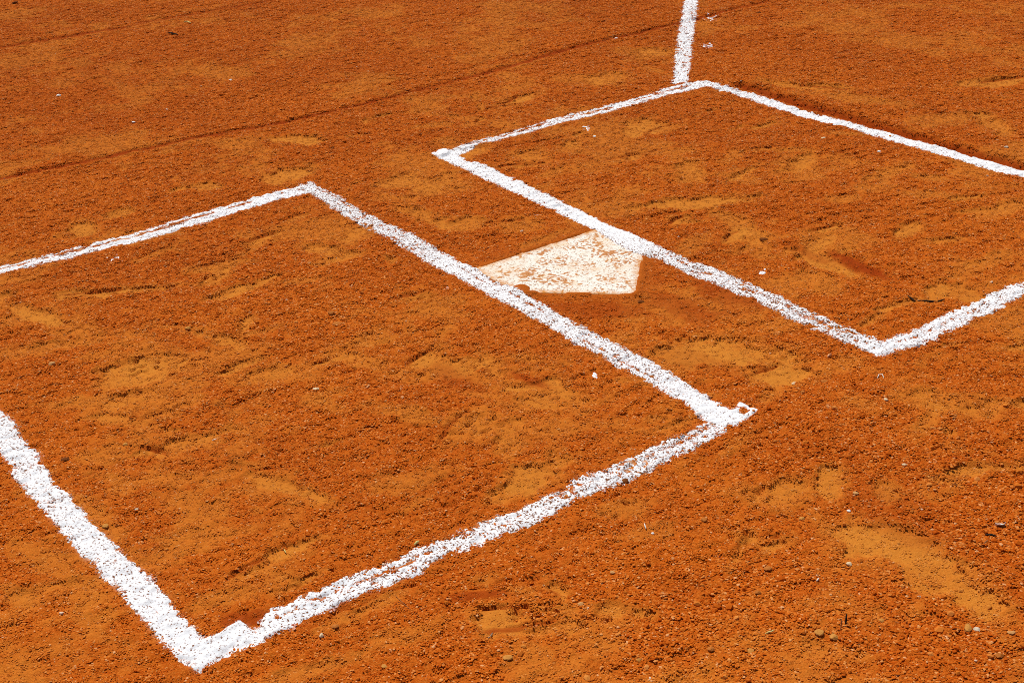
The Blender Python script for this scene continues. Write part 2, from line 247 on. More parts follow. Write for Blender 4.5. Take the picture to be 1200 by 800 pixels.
PEBBLES = [
  (-0.478,-1.162,0.0110,0.0094,'cream','pale cream pebble just left of the big dusty footprint at lower right'),
  (-0.472,-1.427,0.0130,0.0202,'ochre','upright orange stone paired with a pale chip near the bottom right corner'),
  (-0.465,-1.439,0.0115,0.0101,'pale','pale chip touching the upright orange stone near the bottom right corner'),
  (-0.675,-1.273,0.0175,0.0102,'ochre','flat tan stone, left one of the pair below the dead root'),
  (-0.664,-1.295,0.0160,0.0145,'ochre','angular tan stone, right one of the pair below the dead root'),
  (-0.609,-1.082,0.0141,0.0110,'rust','rounded orange stone alone in coarse soil left of the pale cream pebble'),
  (-0.341,-1.038,0.0083,0.0066,'white','bright white speck of stone above the big dusty footprint'),
  (-0.288,-1.009,0.0118,0.0101,'tan','tan pebble just above the bright white stone speck'),
  (-0.128,-0.997,0.0104,0.0069,'cream','cream pebble between the near line corner and the right dusty patch'),
  (-0.583,-0.884,0.0133,0.0100,'rust','orange stone right of the near box rear line, above open coarse soil'),
  (-0.674,-1.121,0.0122,0.0092,'rust','dull orange stone below the rounded orange stone at lower right'),
  (-1.136,-0.986,0.0161,0.0103,'ochre','yellowish clod casting a dark shadow at the bottom edge centre'),
  (-0.943,-0.944,0.0123,0.0077,'tan','smooth tan pebble between the two scuffed footprints at bottom centre'),
  (-0.836,-0.906,0.0095,0.0079,'tan','small tan pebble above the right scuffed footprint at bottom centre'),
  (-0.693,-0.855,0.0066,0.0049,'white','tiny white stone beside the white sliver below the near rear line'),
  (-1.522,-0.143,0.0140,0.0105,'ochre','orange stone resting by the inside edge of the wide left chalk line'),
  (-1.355,-0.725,0.0076,0.0107,'cream','cream coloured chip below the rear chalk line near the bottom'),
  (-1.323,-0.717,0.0139,0.0092,'rust','orange clod just above the cream chip under the rear chalk line'),
  (-1.348,0.646,0.0175,0.0153,'tan','lumpy tan stone inside the near box close to the left edge'),
  (0.521,0.056,0.0239,0.0144,'dark','dark brown clod with a pale rim inside the far box'),
  (-0.030,-0.593,0.0136,0.0097,'cream','cream pebble lying on the small round dusty patch'),
  (0.026,-0.635,0.0175,0.0097,'rust','orange clod right of the small round dusty patch'),
  (-0.483,2.943,0.0179,0.0143,'white','whitish pebble on open soil between the two rake grooves at left'),
  (-0.044,4.750,0.0280,0.0187,'dark','dark chip at the top left corner of the field'),
  (0.129,2.663,0.0144,0.0108,'white','small white pebble on open soil above the long rake groove'),
  (-0.398,2.394,0.0133,0.0099,'white','white pebble just above the long rake groove at left'),
  (1.649,2.060,0.0146,0.0110,'white','white pebble by the long rake groove left of the foul line'),
  (0.746,1.094,0.0118,0.0089,'white','white pebble near a chalk smudge under the far front line'),
  (1.323,0.332,0.0136,0.0109,'white','white pebble inside the far box below its outer line'),
  (1.290,0.544,0.0141,0.0113,'cream','cream pebble inside the far box left of the white pebble'),
  (1.651,0.084,0.0161,0.0107,'pale','grey pebble outside the far box beyond the deep groove'),
  (0.059,-0.788,0.0113,0.0094,'cream','cream pebble below the near corner of the far box'),
  (2.375,1.938,0.0188,0.0151,'dark','dark triangular clod right of the foul line at the top'),
  (-0.606,-0.671,0.0158,0.0123,'dark','dark clod touching the lower edge of the near rear line'),
  (-0.020,-0.038,0.0177,0.0088,'dark','dark crumb of earth just below the point of home plate'),
  (-1.490,0.172,0.0172,0.0096,'dark','dark chip inside the near box by the wide left chalk line'),
  (-0.673,0.437,0.0204,0.0136,'rust','rough rust clod in the coarse middle of the near box'),
  (-0.686,0.379,0.0268,0.0112,'rust','low rust clod below its rough neighbour inside the near box'),
  (-1.001,0.606,0.0158,0.0113,'ochre','orange stone above the loose dust in the left of the near box'),
  (-1.448,-0.123,0.0089,0.0054,'pale','pale flake on the smooth soil right of the wide left line'),
  (-1.360,0.153,0.0117,0.0097,'ochre','small orange stone on the dusty strip left of the near box centre'),
  (-0.905,0.102,0.0143,0.0082,'cream','pale fragment of stone in the centre of the near box'),
  (-0.567,-1.316,0.0103,0.0088,'ochre','tan stone in coarse soil below the big dusty footprint'),
  (-0.447,-1.334,0.0090,0.0075,'tan','tan stone at the lower edge of the big dusty footprint'),
  (-0.856,-1.192,0.0130,0.0087,'rust','orange clod near the bottom edge below the yellow seed'),
  (-0.800,-1.232,0.0145,0.0087,'ochre','flat tan clod below the yellow seed near the bottom edge'),
  (-0.496,-1.508,0.0140,0.0112,'rust','rust clod in the very bottom right corner'),
  (-0.424,-1.479,0.0129,0.0086,'tan','tan stone close to the right edge near the bottom'),
  (-0.967,-1.132,0.0101,0.0072,'ochre','small tan clod on the bottom edge right of centre'),
  (-1.312,-0.868,0.0118,0.0074,'ochre','tan clod near the bottom edge left of the yellowish clod'),
  (-0.436,-1.003,0.0115,0.0099,'ochre','tan stone at left of the bright white stone speck'),
  (-0.112,-1.114,0.0135,0.0084,'dark','dark clod below the long dusty streak at right'),
]
TWIGS = [
  ([[0.2615, 3.5713], [0.272, 3.5388], [0.2792, 3.4992]],0.004,'char','blackened twig lying on open soil near the top left','twig'),
  ([[0.4103, 3.7226], [0.422, 3.7106], [0.4194, 3.6672]],0.0035,'straw','pale broken straw beside the blackened twig at top left','straw'),
  ([[0.515, -0.4663], [0.5116, -0.4912], [0.5263, -0.5145], [0.547, -0.5328], [0.5634, -0.5437]],0.0026,'char','curved dark twig by the rear line of the far box','twig'),
  ([[-0.7524, -1.2166], [-0.7445, -1.217], [-0.7374, -1.2182], [-0.7286, -1.2177]],0.0016,'straw','yellow seed husk on coarse soil at lower right','seed'),
  ([[-1.1899, -0.7077], [-1.1925, -0.7325], [-1.1938, -0.7578], [-1.1946, -0.7961]],0.0008,'root','thin brown root fibre below the near rear chalk line','root'),
  ([[-0.5993, -1.2511], [-0.6158, -1.2662], [-0.6297, -1.2798], [-0.6428, -1.2908]],0.001,'root','upright dead root sticking out of coarse soil above two tan stones','root'),
  ([[-1.1291, -0.9156], [-1.1203, -0.9135], [-1.1124, -0.9075]],0.0015,'grey','greyish curled stem at the left scuffed footprint','stem'),
  ([[-0.6861, -0.8223], [-0.6907, -0.8302], [-0.6952, -0.838]],0.0015,'bone','white sliver on soil below the near rear line','sliver'),
  ([[-0.5677, -1.1648], [-0.5583, -1.1622]],0.0016,'bone','white splinter left of the cream pebble at lower right','splinter'),
  ([[-1.0764, -0.5944], [-1.0694, -0.5927], [-1.0624, -0.5909]],0.0026,'straw','pale oblong seed at the upper edge of the near rear line','seed'),
  ([[-1.274, -0.4308], [-1.2783, -0.4424], [-1.2813, -0.455]],0.0013,'straw','short yellow straw inside the near box toward its rear','straw'),
  ([[-0.2194, -1.267], [-0.2049, -1.2715], [-0.2023, -1.2812]],0.0022,'char','black leaf fragment below the curled white leaf','leaf'),
  ([[-0.2519, -1.2843], [-0.2261, -1.28]],0.0014,'root','brown twig under the black leaf fragment','twig'),
  ([[-1.201, 0.0437], [-1.1888, 0.0432]],0.0014,'bone','white splinter in the dust of the near box','splinter'),
  ([[0.122, -0.7067], [0.1379, -0.698], [0.1438, -0.703], [0.1337, -0.7168]],0.0012,'bone','curled pale fibre below the near corner of the far box','fibre'),
  ([[-0.6308, -1.2759], [-0.6179, -1.274], [-0.6235, -1.285]],0.0017,'char','black rootlet tangled beside the upright dead root','root'),
]
LEAF = [-0.1652, -1.261]
SMUDGES = [
  (2.172,2.035,0.021,-0.022,-0.032,-0.034,'white chalk smudge right of the foul line near the top'),
  (1.826,1.684,0.017,-0.017,-0.028,-0.030,'white chalk smudge right of the foul line just above the far box'),
  (0.787,1.186,0.013,-0.012,-0.018,-0.023,'chalk smudge inside the far box under its front line'),
  (-0.965,1.191,0.017,-0.015,-0.008,-0.019,'chalk smudge under the front line of the near box'),
  (-0.365,-0.271,0.009,-0.008,-0.008,-0.010,'chalk flecks inside the near box by its inner line'),
  (0.358,-0.100,0.009,-0.008,-0.012,-0.012,'chalk fleck inside the far box above its inner line'),
  (0.145,0.639,0.008,-0.007,-0.008,-0.011,'chalk fleck on bare soil above home plate'),
  (-0.292,0.700,0.009,-0.008,-0.009,-0.014,'chalk fleck between the boxes beside the near inner line'),
  (-0.345,0.378,0.007,-0.006,-0.006,-0.009,'chalk fleck just inside the near box left of home plate'),
]
HOOK = [[-0.2335, -0.6038], [-0.2167, -0.6], [-0.2019, -0.597], [-0.1994, -0.6121], [-0.1997, -0.6351], [-0.213, -0.6392], [-0.2282, -0.6441]]

fa, fb = LINES['foul']
def ext(pl, far):
    p0 = np.array(pl[0]); d = np.array([1, 1.0])/math.sqrt(2)
    return [[float(v) for v in p0+d*far], [float(v) for v in p0+d*far*.5]]+pl
LINES['foul'] = (ext(fa, 5.0), ext(fb, 5.0))

# smaller scuffs left by feet inside and around the boxes, some with a shallow groove painted dark as edge shadow on their far side
_r = random.Random(23)
for x0, x1, y0, y1, cnt in ((-1.5, -.33, -.58, 1.2, 46), (.33, 1.45, -.58, 1.22, 34), (-.7, .6, -1.3, -.35, 20), (-.9, 1.2, 1.35, 2.0, 10)):
    for _ in range(cnt):
        cx, cy = _r.uniform(x0, x1), _r.uniform(y0, y1)
        a_ = _r.gauss(0, .5); L_ = _r.uniform(.025, .085); W_ = L_*_r.uniform(.22, .45)
        ca, sa = math.cos(a_), math.sin(a_)
        DUST.append([cx, cy, L_*ca, L_*sa, -W_*sa, W_*ca, _r.uniform(.35, .85)])
        if _r.random() < .16:
            pts = []
            for q in (-.9, -.45, 0, .4, .8):
                k = W_*(1.15-.5*q*q)
                pts.append([cx+q*L_*ca-k*sa, cy+q*L_*sa+k*ca])
            GROOVES.append((pts, .012, .006, _r.uniform(.4, .8)))
        if _r.random() < .3:
            for _k in range(_r.randint(3, 7)):
                PITS.append([cx+_r.gauss(0, .035), cy+_r.gauss(0, .03)])
# ------------------------------------------------------------------ fields
def hsh(xi, yi, s):
    h = (xi*374761393 + yi*668265263 + s*974634777) & 0xffffffff
    h = ((h ^ (h >> 13))*1274126177) & 0xffffffff
    return ((h ^ (h >> 16)) & 0xffffff).astype(np.float32)*np.float32(1/16777216.0)

def vn(x, y, s):
    xf = np.floor(x); yf = np.floor(y)
    u = (x-xf).astype(np.float32); v = (y-yf).astype(np.float32)
    xi = xf.astype(np.int64); yi = yf.astype(np.int64)
    u = u*u*(3-2*u); v = v*v*(3-2*v)
    a = hsh(xi, yi, s); b = hsh(xi+1, yi, s); c = hsh(xi, yi+1, s); d = hsh(xi+1, yi+1, s)
    return (a+(b-a)*u)*(1-v)+(c+(d-c)*u)*v

def rn(x, y, L, s, ang=0.6):
    c, q = math.cos(ang+s), math.sin(ang+s)
    return vn((c*x-q*y)/L, (q*x+c*y)/L, s)

def sst(a, b, x):
    t = np.clip((x-a)/(b-a), 0, 1)
    return t*t*(3-2*t)

def ell_field(lst, x, y, wob):
    keep = np.ones_like(x)
    for cx, cy, ax, ay, bx, by, s in lst:
        R = max(math.hypot(ax, ay)+math.hypot(bx, by), .01)*1.75
        i = np.nonzero((np.abs(x-cx) < R) & (np.abs(y-cy) < R))[0]
        if not len(i): continue
        det = ax*by-ay*bx
        dx, dy = x[i]-cx, y[i]-cy
        u = (dx*by-dy*bx)/det; v = (ax*dy-ay*dx)/det
        r = np.hypot(u, v)+wob[i]
        keep[i] *= 1-s*sst(1.55, .60, r)
    return 1-keep

def seg_d(px, py, a, b):
    dx, dy = b[0]-a[0], b[1]-a[1]
    t = np.clip(((px-a[0])*dx+(py-a[1])*dy)/(dx*dx+dy*dy+1e-12), 0, 1)
    return np.hypot(px-a[0]-t*dx, py-a[1]-t*dy)

def poly_d(px, py, pl):
    d = np.full(px.shape, 9.0)
    for a, b in zip(pl[:-1], pl[1:]):
        d = np.minimum(d, seg_d(px, py, a, b))
    return d

def inside(px, py, poly):
    r = np.zeros(px.shape, bool)
    n = len(poly)
    for k in range(n):
        x1, y1 = poly[k]; x2, y2 = poly[(k+1) % n]
        c = (y1 > py) != (y2 > py)
        r ^= c & (px < (x2-x1)*(py-y1)/((y2-y1) if y2 != y1 else 1e-9)+x1)
    return r

PH = 0.2159
PLATE = [(0, 0), (PH, PH), (PH, 2*PH), (-PH-.012, 2*PH), (-PH-.012, PH+.004)]
PLATE_TOP = 0.0025
def plate_sd(x, y):
    d = np.full(x.shape, -9.0)
    for k in range(5):
        (x1, y1), (x2, y2) = PLATE[k], PLATE[(k+1) % 5]
        L = math.hypot(x2-x1, y2-y1)
        d = np.maximum(d, ((x-x1)*(y2-y1)-(y-y1)*(x2-x1))/L)
    return d

def field(x, y):
    """height of the clay and its condition (dust, moist, coarse) at points x, y"""
    w1 = rn(x, y, .05, 31)-.5; w2 = rn(x, y, .016, 32)-.5
    w0 = rn(x, y, .14, 30)-.5
    wob = w0*.45+w1*.8+w2*.6
    dust = ell_field(DUST, x, y, wob)
    gen = .55*rn(x, y, .30, 33)+.30*rn(x, y, .09, 34)+.22*rn(x, y, .03, 35)
    dust = 1-(1-dust)*(1-.45*sst(.55, .76, gen))
    moist_shade = ell_field(MOIST, x, y, wob*.8)
    coarse = ell_field(COARSE, x, y, w1*.3)
    wx = x+.05*(rn(x, y, .2, 5)-.5); wy = y+.05*(rn(x, y, .13, 6)-.5)+.016*(rn(x, y, .04, 16)-.5)
    z = .014*(rn(x, y, 1.1, 1)-.5)+.008*(rn(x, y, .28, 2)-.5)+.004*(rn(x, y, .11, 3)-.5)
    lump = (.0050*(rn(x, y, .034, 7)-.5)*(.5+coarse)
            + .0042*(vn(wx/.040, wy/.0135, 8)-.5)*(1-.5*coarse)
            + .0030*(vn(wx/.090, wy/.022, 14)-.5)
            + .0044*(rn(x, y, .0165, 9)-.5) + .0036*(rn(x, y, .0088, 10)-.5))
    z = z+lump*(1-.70*dust)*(1-.4*moist_shade) + .001*(rn(x, y, .012, 11)-.5) - .002*dust - .0045*sst(.40, .62, dust)
    # a faint rim of pushed-up crumbs round every scuff
    z += .0035*np.clip(1-np.abs(dust-.35)/.3, 0, 1)*(rn(x, y, .03, 12)-.1)
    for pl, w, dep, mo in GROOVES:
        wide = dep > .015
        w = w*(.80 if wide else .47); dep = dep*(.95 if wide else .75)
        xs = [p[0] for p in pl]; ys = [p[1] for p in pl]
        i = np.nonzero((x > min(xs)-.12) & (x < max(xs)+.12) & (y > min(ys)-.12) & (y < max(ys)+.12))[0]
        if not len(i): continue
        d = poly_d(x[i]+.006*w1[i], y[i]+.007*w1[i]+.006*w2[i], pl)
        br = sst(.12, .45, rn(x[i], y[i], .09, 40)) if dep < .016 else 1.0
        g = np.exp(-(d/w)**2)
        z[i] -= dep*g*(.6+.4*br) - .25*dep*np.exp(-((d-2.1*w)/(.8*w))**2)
        moist_shade[i] = np.maximum(moist_shade[i], mo*np.exp(-(d/(w*(1.35 if wide else 1.15)))**4)*(.7+.3*br))  # dark groove colour: exposed moist clay plus painted shadow of the groove wall
    for px, py in PITS:
        i = np.nonzero((np.abs(x-px) < .02) & (np.abs(y-py) < .02))[0]
        if len(i):
            d = np.hypot(x[i]-px, y[i]-py)
            z[i] -= .011*np.clip(1.25-d/.0075, 0, 1)
    # clay round the plate
    sd = plate_sd(x, y)
    i = np.nonzero(sd < .16)[0]
    if len(i):
        s = sd[i]; near = sst(.14, .01, s)
        zz = z[i]*(1-.80*near)+.0006*near
        e = rn(x[i], y[i], .045, 21)*.6+rn(x[i], y[i], .014, 22)*.4
        zz += .0014*np.exp(-((s-.002)/.012)**2)+.0050*np.exp(-((s-.001)/.011)**2)*sst(.32, .72, e)
        c2 = np.exp(-((x[i]+.205)**2+(y[i]-.235)**2)/.034**2)
        c3 = np.exp(-((x[i]-.004)**2+(y[i]+.002)**2)/.020**2)
        cov = .0085*(c2+.8*c3)
        sink = sst(-.003, -.017, s)*(1-np.clip(c2*1.4+c3*1.3, 0, 1))
        zz -= .004*sst(-.190, -.208, x[i])*sst(.27, .33, y[i])*sst(.03, .01, s)
        z[i] = zz+cov-.016*sink*sst(-.004, -.03, s)-.004*sink
        moist_shade[i] = np.maximum(moist_shade[i], .40*sst(.10, .0, s))
        dust[i] = np.maximum(dust[i], .35*sst(.05, .0, s))
    return z, dust, moist_shade, coarse

def surf(x, y):
    z = field(x, y)[0]
    sd = plate_sd(x, y)
    return np.where(sd < -.001, np.maximum(z, PLATE_TOP), z)

# ------------------------------------------------------------------ materials
def mat(name):
    mt = bpy.data.materials.new(name)
    mt.use_nodes = True
    nt = mt.node_tree
    b = nt.nodes['Principled BSDF']
    b.inputs['Roughness'].default_value = .95
    b.inputs['Specular IOR Level'].default_value = .05
    return mt, nt, b

def N(nt, t, **kw):
    n = nt.nodes.new(t)
    for k, v in kw.items():
        if k.startswith('i_'): n.inputs[k[2:]].default_value = v
        else: setattr(n, k, v)
    return n

def ramp(nt, fac, stops):
    r = nt.nodes.new('ShaderNodeValToRGB')
    el = r.color_ramp.elements
    while len(el) < len(stops): el.new(.5)
    for e, (p, c) in zip(el, stops):
        e.position = p; e.color = (*c, 1) if len(c) == 3 else c
    nt.links.new(fac, r.inputs[0])
    return r.outputs[0]

def noise(nt, scale, detail=2.0, rough=.6, vec=None, dist=0.0):
    n = nt.nodes.new('ShaderNodeTexNoise')
    n.inputs['Scale'].default_value = scale; n.inputs['Detail'].default_value = detail
    n.inputs['Roughness'].default_value = rough; n.inputs['Distortion'].default_value = dist
    if vec is not None: nt.links.new(vec, n.inputs['Vector'])
    return n.outputs[0]

def mixc(nt, fac, a, b, mode='MIX'):
    n = nt.nodes.new('ShaderNodeMix'); n.data_type = 'RGBA'; n.blend_type = mode
    for s, v in ((0, fac), (6, a), (7, b)):
        if isinstance(v, (int, float)): n.inputs[s].default_value = v
        elif isinstance(v, tuple): n.inputs[s].default_value = (*v, 1)
        else: nt.links.new(v, n.inputs[s])
    return n.outputs[2]

def mth(nt, op, a, b=None, clamp=False):
    n = nt.nodes.new('ShaderNodeMath'); n.operation = op; n.use_clamp = clamp
    for s, v in ((0, a), (1, b)):
        if v is None: continue
        if isinstance(v, (int, float)): n.inputs[s].default_value = v
        else: nt.links.new(v, n.inputs[s])
    return n.outputs[0]

def attr(nt, name, kind='GEOMETRY'):
    n = nt.nodes.new('ShaderNodeAttribute'); n.attribute_name = name; n.attribute_type = kind
    return n.outputs['Fac']

def bump(nt, b, h, strength, dist):
    n = nt.nodes.new('ShaderNodeBump')
    n.inputs['Strength'].default_value = strength; n.inputs['Distance'].default_value = dist
    nt.links.new(h, n.inputs['Height']); nt.links.new(n.outputs[0], b.inputs['Normal'])

def tone(nt, geo):
    """broad drift of the clay from damp red to dry orange, shared by ground and grains"""
    f = mth(nt, 'ADD', mth(nt, 'MULTIPLY', noise(nt, 1.3, 2, .5, geo), .55), mth(nt, 'MULTIPLY', noise(nt, 7, 3, .6, geo), .45))
    return ramp(nt, f, [(.34, (.36, .051, .0022)), (.50, (.50, .094, .0048)), (.66, (.60, .142, .0095))])
DUSTC = (.59, .205, .022); MOIST_SHADEC = (.25, .026, .002)

soil, nt, b = mat('red_clay')
geo = N(nt, 'ShaderNodeNewGeometry').outputs['Position']
c = tone(nt, geo)
c = mixc(nt, .45, c, ramp(nt, noise(nt, 60, 3, .65, geo), [(.3, (.39, .055, .002)), (.52, (.52, .098, .005)), (.72, (.65, .17, .014))]))
c = mixc(nt, .45, c, ramp(nt, noise(nt, 260, 2, .7, geo), [(.3, (.34, .050, .002)), (.5, (.53, .115, .008)), (.68, (.70, .235, .035))]))
dc = mixc(nt, .45, DUSTC, ramp(nt, noise(nt, 300, 2, .7, geo), [(.3, (.42, .115, .010)), (.7, (.70, .29, .045))]))
c = mixc(nt, mth(nt, 'MULTIPLY', attr(nt, 'dust'), .85, True), c, dc)
c = mixc(nt, mth(nt, 'MULTIPLY', attr(nt, 'moist_shade'), .95, True), c, mixc(nt, noise(nt, 120, 2, .6, geo), MOIST_SHADEC, (.38, .055, .003)))  # damp clay spots, and shade painted into the grooves
c = mixc(nt, mth(nt, 'MULTIPLY', attr(nt, 'lime'), .6, True), c, (.80, .66, .52))
nt.links.new(c, b.inputs['Base Color'])
bh = mth(nt, 'ADD', noise(nt, 150, 3, .7, geo), mth(nt, 'MULTIPLY', noise(nt, 420, 2, .7, geo), .45))
bh = mth(nt, 'MULTIPLY', bh, mth(nt, 'SUBTRACT', 1.0, mth(nt, 'MULTIPLY', attr(nt, 'dust'), .5)))
bump(nt, b, bh, .8, .006)

def grain_material(name, stops, per_island):
    mt, nt, b = mat(name)
    g_ = N(nt, 'ShaderNodeNewGeometry')
    rnd = N(nt, 'ShaderNodeObjectInfo').outputs['Random']
    if per_island: rnd = mth(nt, 'FRACT', mth(nt, 'ADD', rnd, g_.outputs['Random Per Island']))
    c = mixc(nt, .38, ramp(nt, rnd, stops), tone(nt, g_.outputs['Position']))
    c = mixc(nt, mth(nt, 'MULTIPLY', attr(nt, 'dust', 'INSTANCER'), .75, True), c, (.62, .235, .034))
    c = mixc(nt, mth(nt, 'MULTIPLY', attr(nt, 'moist_shade', 'INSTANCER'), .8, True), c, (.34, .045, .003))
    if not per_island:
        c = mixc(nt, ramp(nt, N(nt, 'ShaderNodeObjectInfo').outputs['Random'], [(.9955, (0, 0, 0)), (.997, (1, 1, 1))]), c, (.78, .62, .45))
    c = mixc(nt, attr(nt, 'lime', 'INSTANCER'), c, (.84, .82, .80))
    nt.links.new(c, b.inputs['Base Color'])
    return mt
crumbm = grain_material('clay_crumb', [(0, (.40, .066, .003)), (.40, (.54, .120, .009)), (.80, (.66, .20, .024)), (1, (.74, .31, .075))], False)
grainm = grain_material('clay_grain', [(0, (.34, .048, .0015)), (.30, (.48, .086, .0045)), (.65, (.60, .140, .011)), (.88, (.71, .235, .040)), (.96, (.78, .35, .10)), (1, (.84, .50, .24))], True)

chalk, nt, b = mat('white_chalk')
geo = N(nt, 'ShaderNodeNewGeometry').outputs['Position']
f = mth(nt, 'SUBTRACT', noise(nt, 210, 2, .6, geo), mth(nt, 'MULTIPLY', attr(nt, 'thin'), .125))
c = ramp(nt, f, [(.31, (.20, .075, .03)), (.35, (.44, .34, .31)), (.405, (.82, .81, .81)), (1, (.88, .88, .88))])
nt.links.new(c, b.inputs['Base Color'])
bump(nt, b, noise(nt, 320, 3, .7, geo), .4, .003)

platem, nt, b = mat('plate_rubber')
geo = N(nt, 'ShaderNodeNewGeometry').outputs['Position']
c = ramp(nt, noise(nt, 14, 4, .7, geo), [(.3, (.80, .72, .58)), (.5, (.84, .80, .71)), (.7, (.80, .64, .44))])
st = N(nt, 'ShaderNodeVectorMath', operation='MULTIPLY'); st.inputs[1].default_value = (95, 95, 60)
nt.links.new(geo, st.inputs[0])
nse = nt.nodes.new('ShaderNodeTexNoise'); nse.inputs['Scale'].default_value = 1.0; nse.inputs['Detail'].default_value = 3
nt.links.new(st.outputs[0], nse.inputs['Vector'])
big = noise(nt, 12, 4, .65, geo)
dm = mth(nt, 'ADD', mth(nt, 'MULTIPLY', nse.outputs[0], .42), mth(nt, 'MULTIPLY', big, .72))
c = mixc(nt, ramp(nt, dm, [(.585, (0, 0, 0)), (.65, (.92, .92, .92))]), c, (.50, .17, .028))
c = mixc(nt, ramp(nt, noise(nt, 210, 2, .7, geo), [(.575, (0, 0, 0)), (.63, (.92, .92, .92))]), c, (.30, .12, .035))
# clay dust rubbed over the plate, thickest along its rim
rim = None
for k in range(5):
    (x1, y1), (x2, y2) = PLATE[k], PLATE[(k+1) % 5]
    L_ = math.hypot(x2-x1, y2-y1)
    dp = N(nt, 'ShaderNodeVectorMath', operation='DOT_PRODUCT')
    nt.links.new(geo, dp.inputs[0]); dp.inputs[1].default_value = ((y2-y1)/L_, -(x2-x1)/L_, 0)
    q = mth(nt, 'SUBTRACT', dp.outputs['Value'], (x1*(y2-y1)-y1*(x2-x1))/L_)
    rim = q if rim is None else mth(nt, 'MAXIMUM', rim, q)
rimf = mth(nt, 'ADD', mth(nt, 'MULTIPLY', rim, 14.0), mth(nt, 'MULTIPLY', noise(nt, 38, 4, .65, geo), .9))
c = mixc(nt, ramp(nt, rimf, [(.10, (0, 0, 0)), (.50, (.95, .95, .95))]), c, (.60, .24, .05))
c = mixc(nt, ramp(nt, noise(nt, 7, 3, .6, geo), [(.46, (0, 0, 0)), (.68, (.42, .42, .42))]), c, (.70, .38, .14))
nt.links.new(c, b.inputs['Base Color'])
b.inputs['Roughness'].default_value = .8
bump(nt, b, noise(nt, 160, 3, .7, geo), .35, .003)

def plain(name, lo, hi, scale=180):
    mt, nt, b = mat(name)
    geo = N(nt, 'ShaderNodeNewGeometry').outputs['Position']
    f = noise(nt, scale, 3, .7, geo)
    nt.links.new(ramp(nt, f, [(.3, lo), (.7, hi)]), b.inputs['Base Color'])
    bump(nt, b, f, .4, .003)
    return mt
PM = {'white': plain('white_stone', (.66, .60, .52), (.82, .80, .76)),
      'cream': plain('cream_stone', (.55, .36, .18), (.72, .55, .36)),
      'pale': plain('pale_stone', (.42, .30, .18), (.66, .54, .40)),
      'tan': plain('tan_stone', (.46, .20, .06), (.60, .32, .12)),
      'ochre': plain('ochre_stone', (.44, .17, .03), (.58, .26, .06)),
      'rust': plain('rust_stone', (.36, .10, .015), (.50, .17, .035)),
      'dark': plain('dark_clod', (.10, .025, .006), (.24, .07, .015)),
      'char': plain('charred_bark', (.012, .009, .007), (.05, .035, .025)),
      'straw': plain('dry_straw', (.55, .40, .10), (.72, .60, .24)),
      'root': plain('brown_root', (.16, .06, .025), (.34, .15, .06)),
      'grey': plain('grey_stem', (.16, .12, .08), (.32, .27, .2)),
      'bone': plain('bleached_fibre', (.62, .55, .45), (.8, .77, .7))}

# ------------------------------------------------------------------ mesh helpers
def link(o):
    scene.collection.objects.link(o); return o

def grid_mesh(name, X, Y, Z, attrs=None, drop=None):
    nr, ncl = X.shape
    co = np.stack([X, Y, Z], -1).reshape(-1, 3).astype(np.float32)
    idx = np.arange(nr*ncl, dtype=np.int32).reshape(nr, ncl)
    q = np.stack([idx[:-1, :-1], idx[:-1, 1:], idx[1:, 1:], idx[1:, :-1]], -1).reshape(-1, 4)
    if drop is not None:
        bad = drop.reshape(-1)
        q = q[~bad[q].all(axis=1)]
        used = np.zeros(len(co), bool); used[q.reshape(-1)] = True
        remap = np.cumsum(used)-1
        q = remap[q].astype(np.int32); co = co[used]
        attrs = {k: v.reshape(-1)[used] for k, v in (attrs or {}).items()}
    me = bpy.data.meshes.new(name)
    me.vertices.add(len(co)); me.vertices.foreach_set('co', co.reshape(-1))
    me.loops.add(len(q)*4); me.loops.foreach_set('vertex_index', q.reshape(-1).astype(np.int32))
    me.polygons.add(len(q))
    me.polygons.foreach_set('loop_start', np.arange(0, len(q)*4, 4, dtype=np.int32))
    me.polygons.foreach_set('use_smooth', np.ones(len(q), bool))
    for k, v in (attrs or {}).items():
        a = me.attributes.new(k, 'FLOAT', 'POINT')
        a.data.foreach_set('value', v.reshape(-1).astype(np.float32))
    me.update(calc_edges=True)
    return me

# ------------------------------------------------------------------ the clay ground, one sheet out to the horizon
GO = np.array([-2.2376, -2.6179]); GF = np.array([0.5731, 0.8195]); GR = np.array([0.8195, -0.5731])
fw = [1.45]
while fw[-1] < 8.1: fw.append(fw[-1]+.0041+max(0, fw[-1]-1.9)*.00105)
st_, v = .014, fw[-1]
hi_ = []
while v < 150: v += st_; st_ *= 1.22; hi_.append(v)
st_, v = .012, fw[0]
lo_ = []
while v > -30: v -= st_; st_ *= 1.25; lo_.append(v)
FA = np.array(lo_[::-1]+fw+hi_)
rt = [0.0]
while rt[-1] < 3.05: rt.append(rt[-1]+.0046+max(0, rt[-1]-1.0)*.0017)
st_, v = .011, rt[-1]
while v < 120: v += st_; st_ *= 1.22; rt.append(v)
RA = np.array([-k for k in rt[:0:-1]]+rt)
FF, RR = np.meshgrid(FA, RA, indexing='ij')
X = GO[0]+FF*GF[0]+RR*GR[0]; Y = GO[1]+FF*GF[1]+RR*GR[1]
z, du, mo, cs = field(X.reshape(-1), Y.reshape(-1))
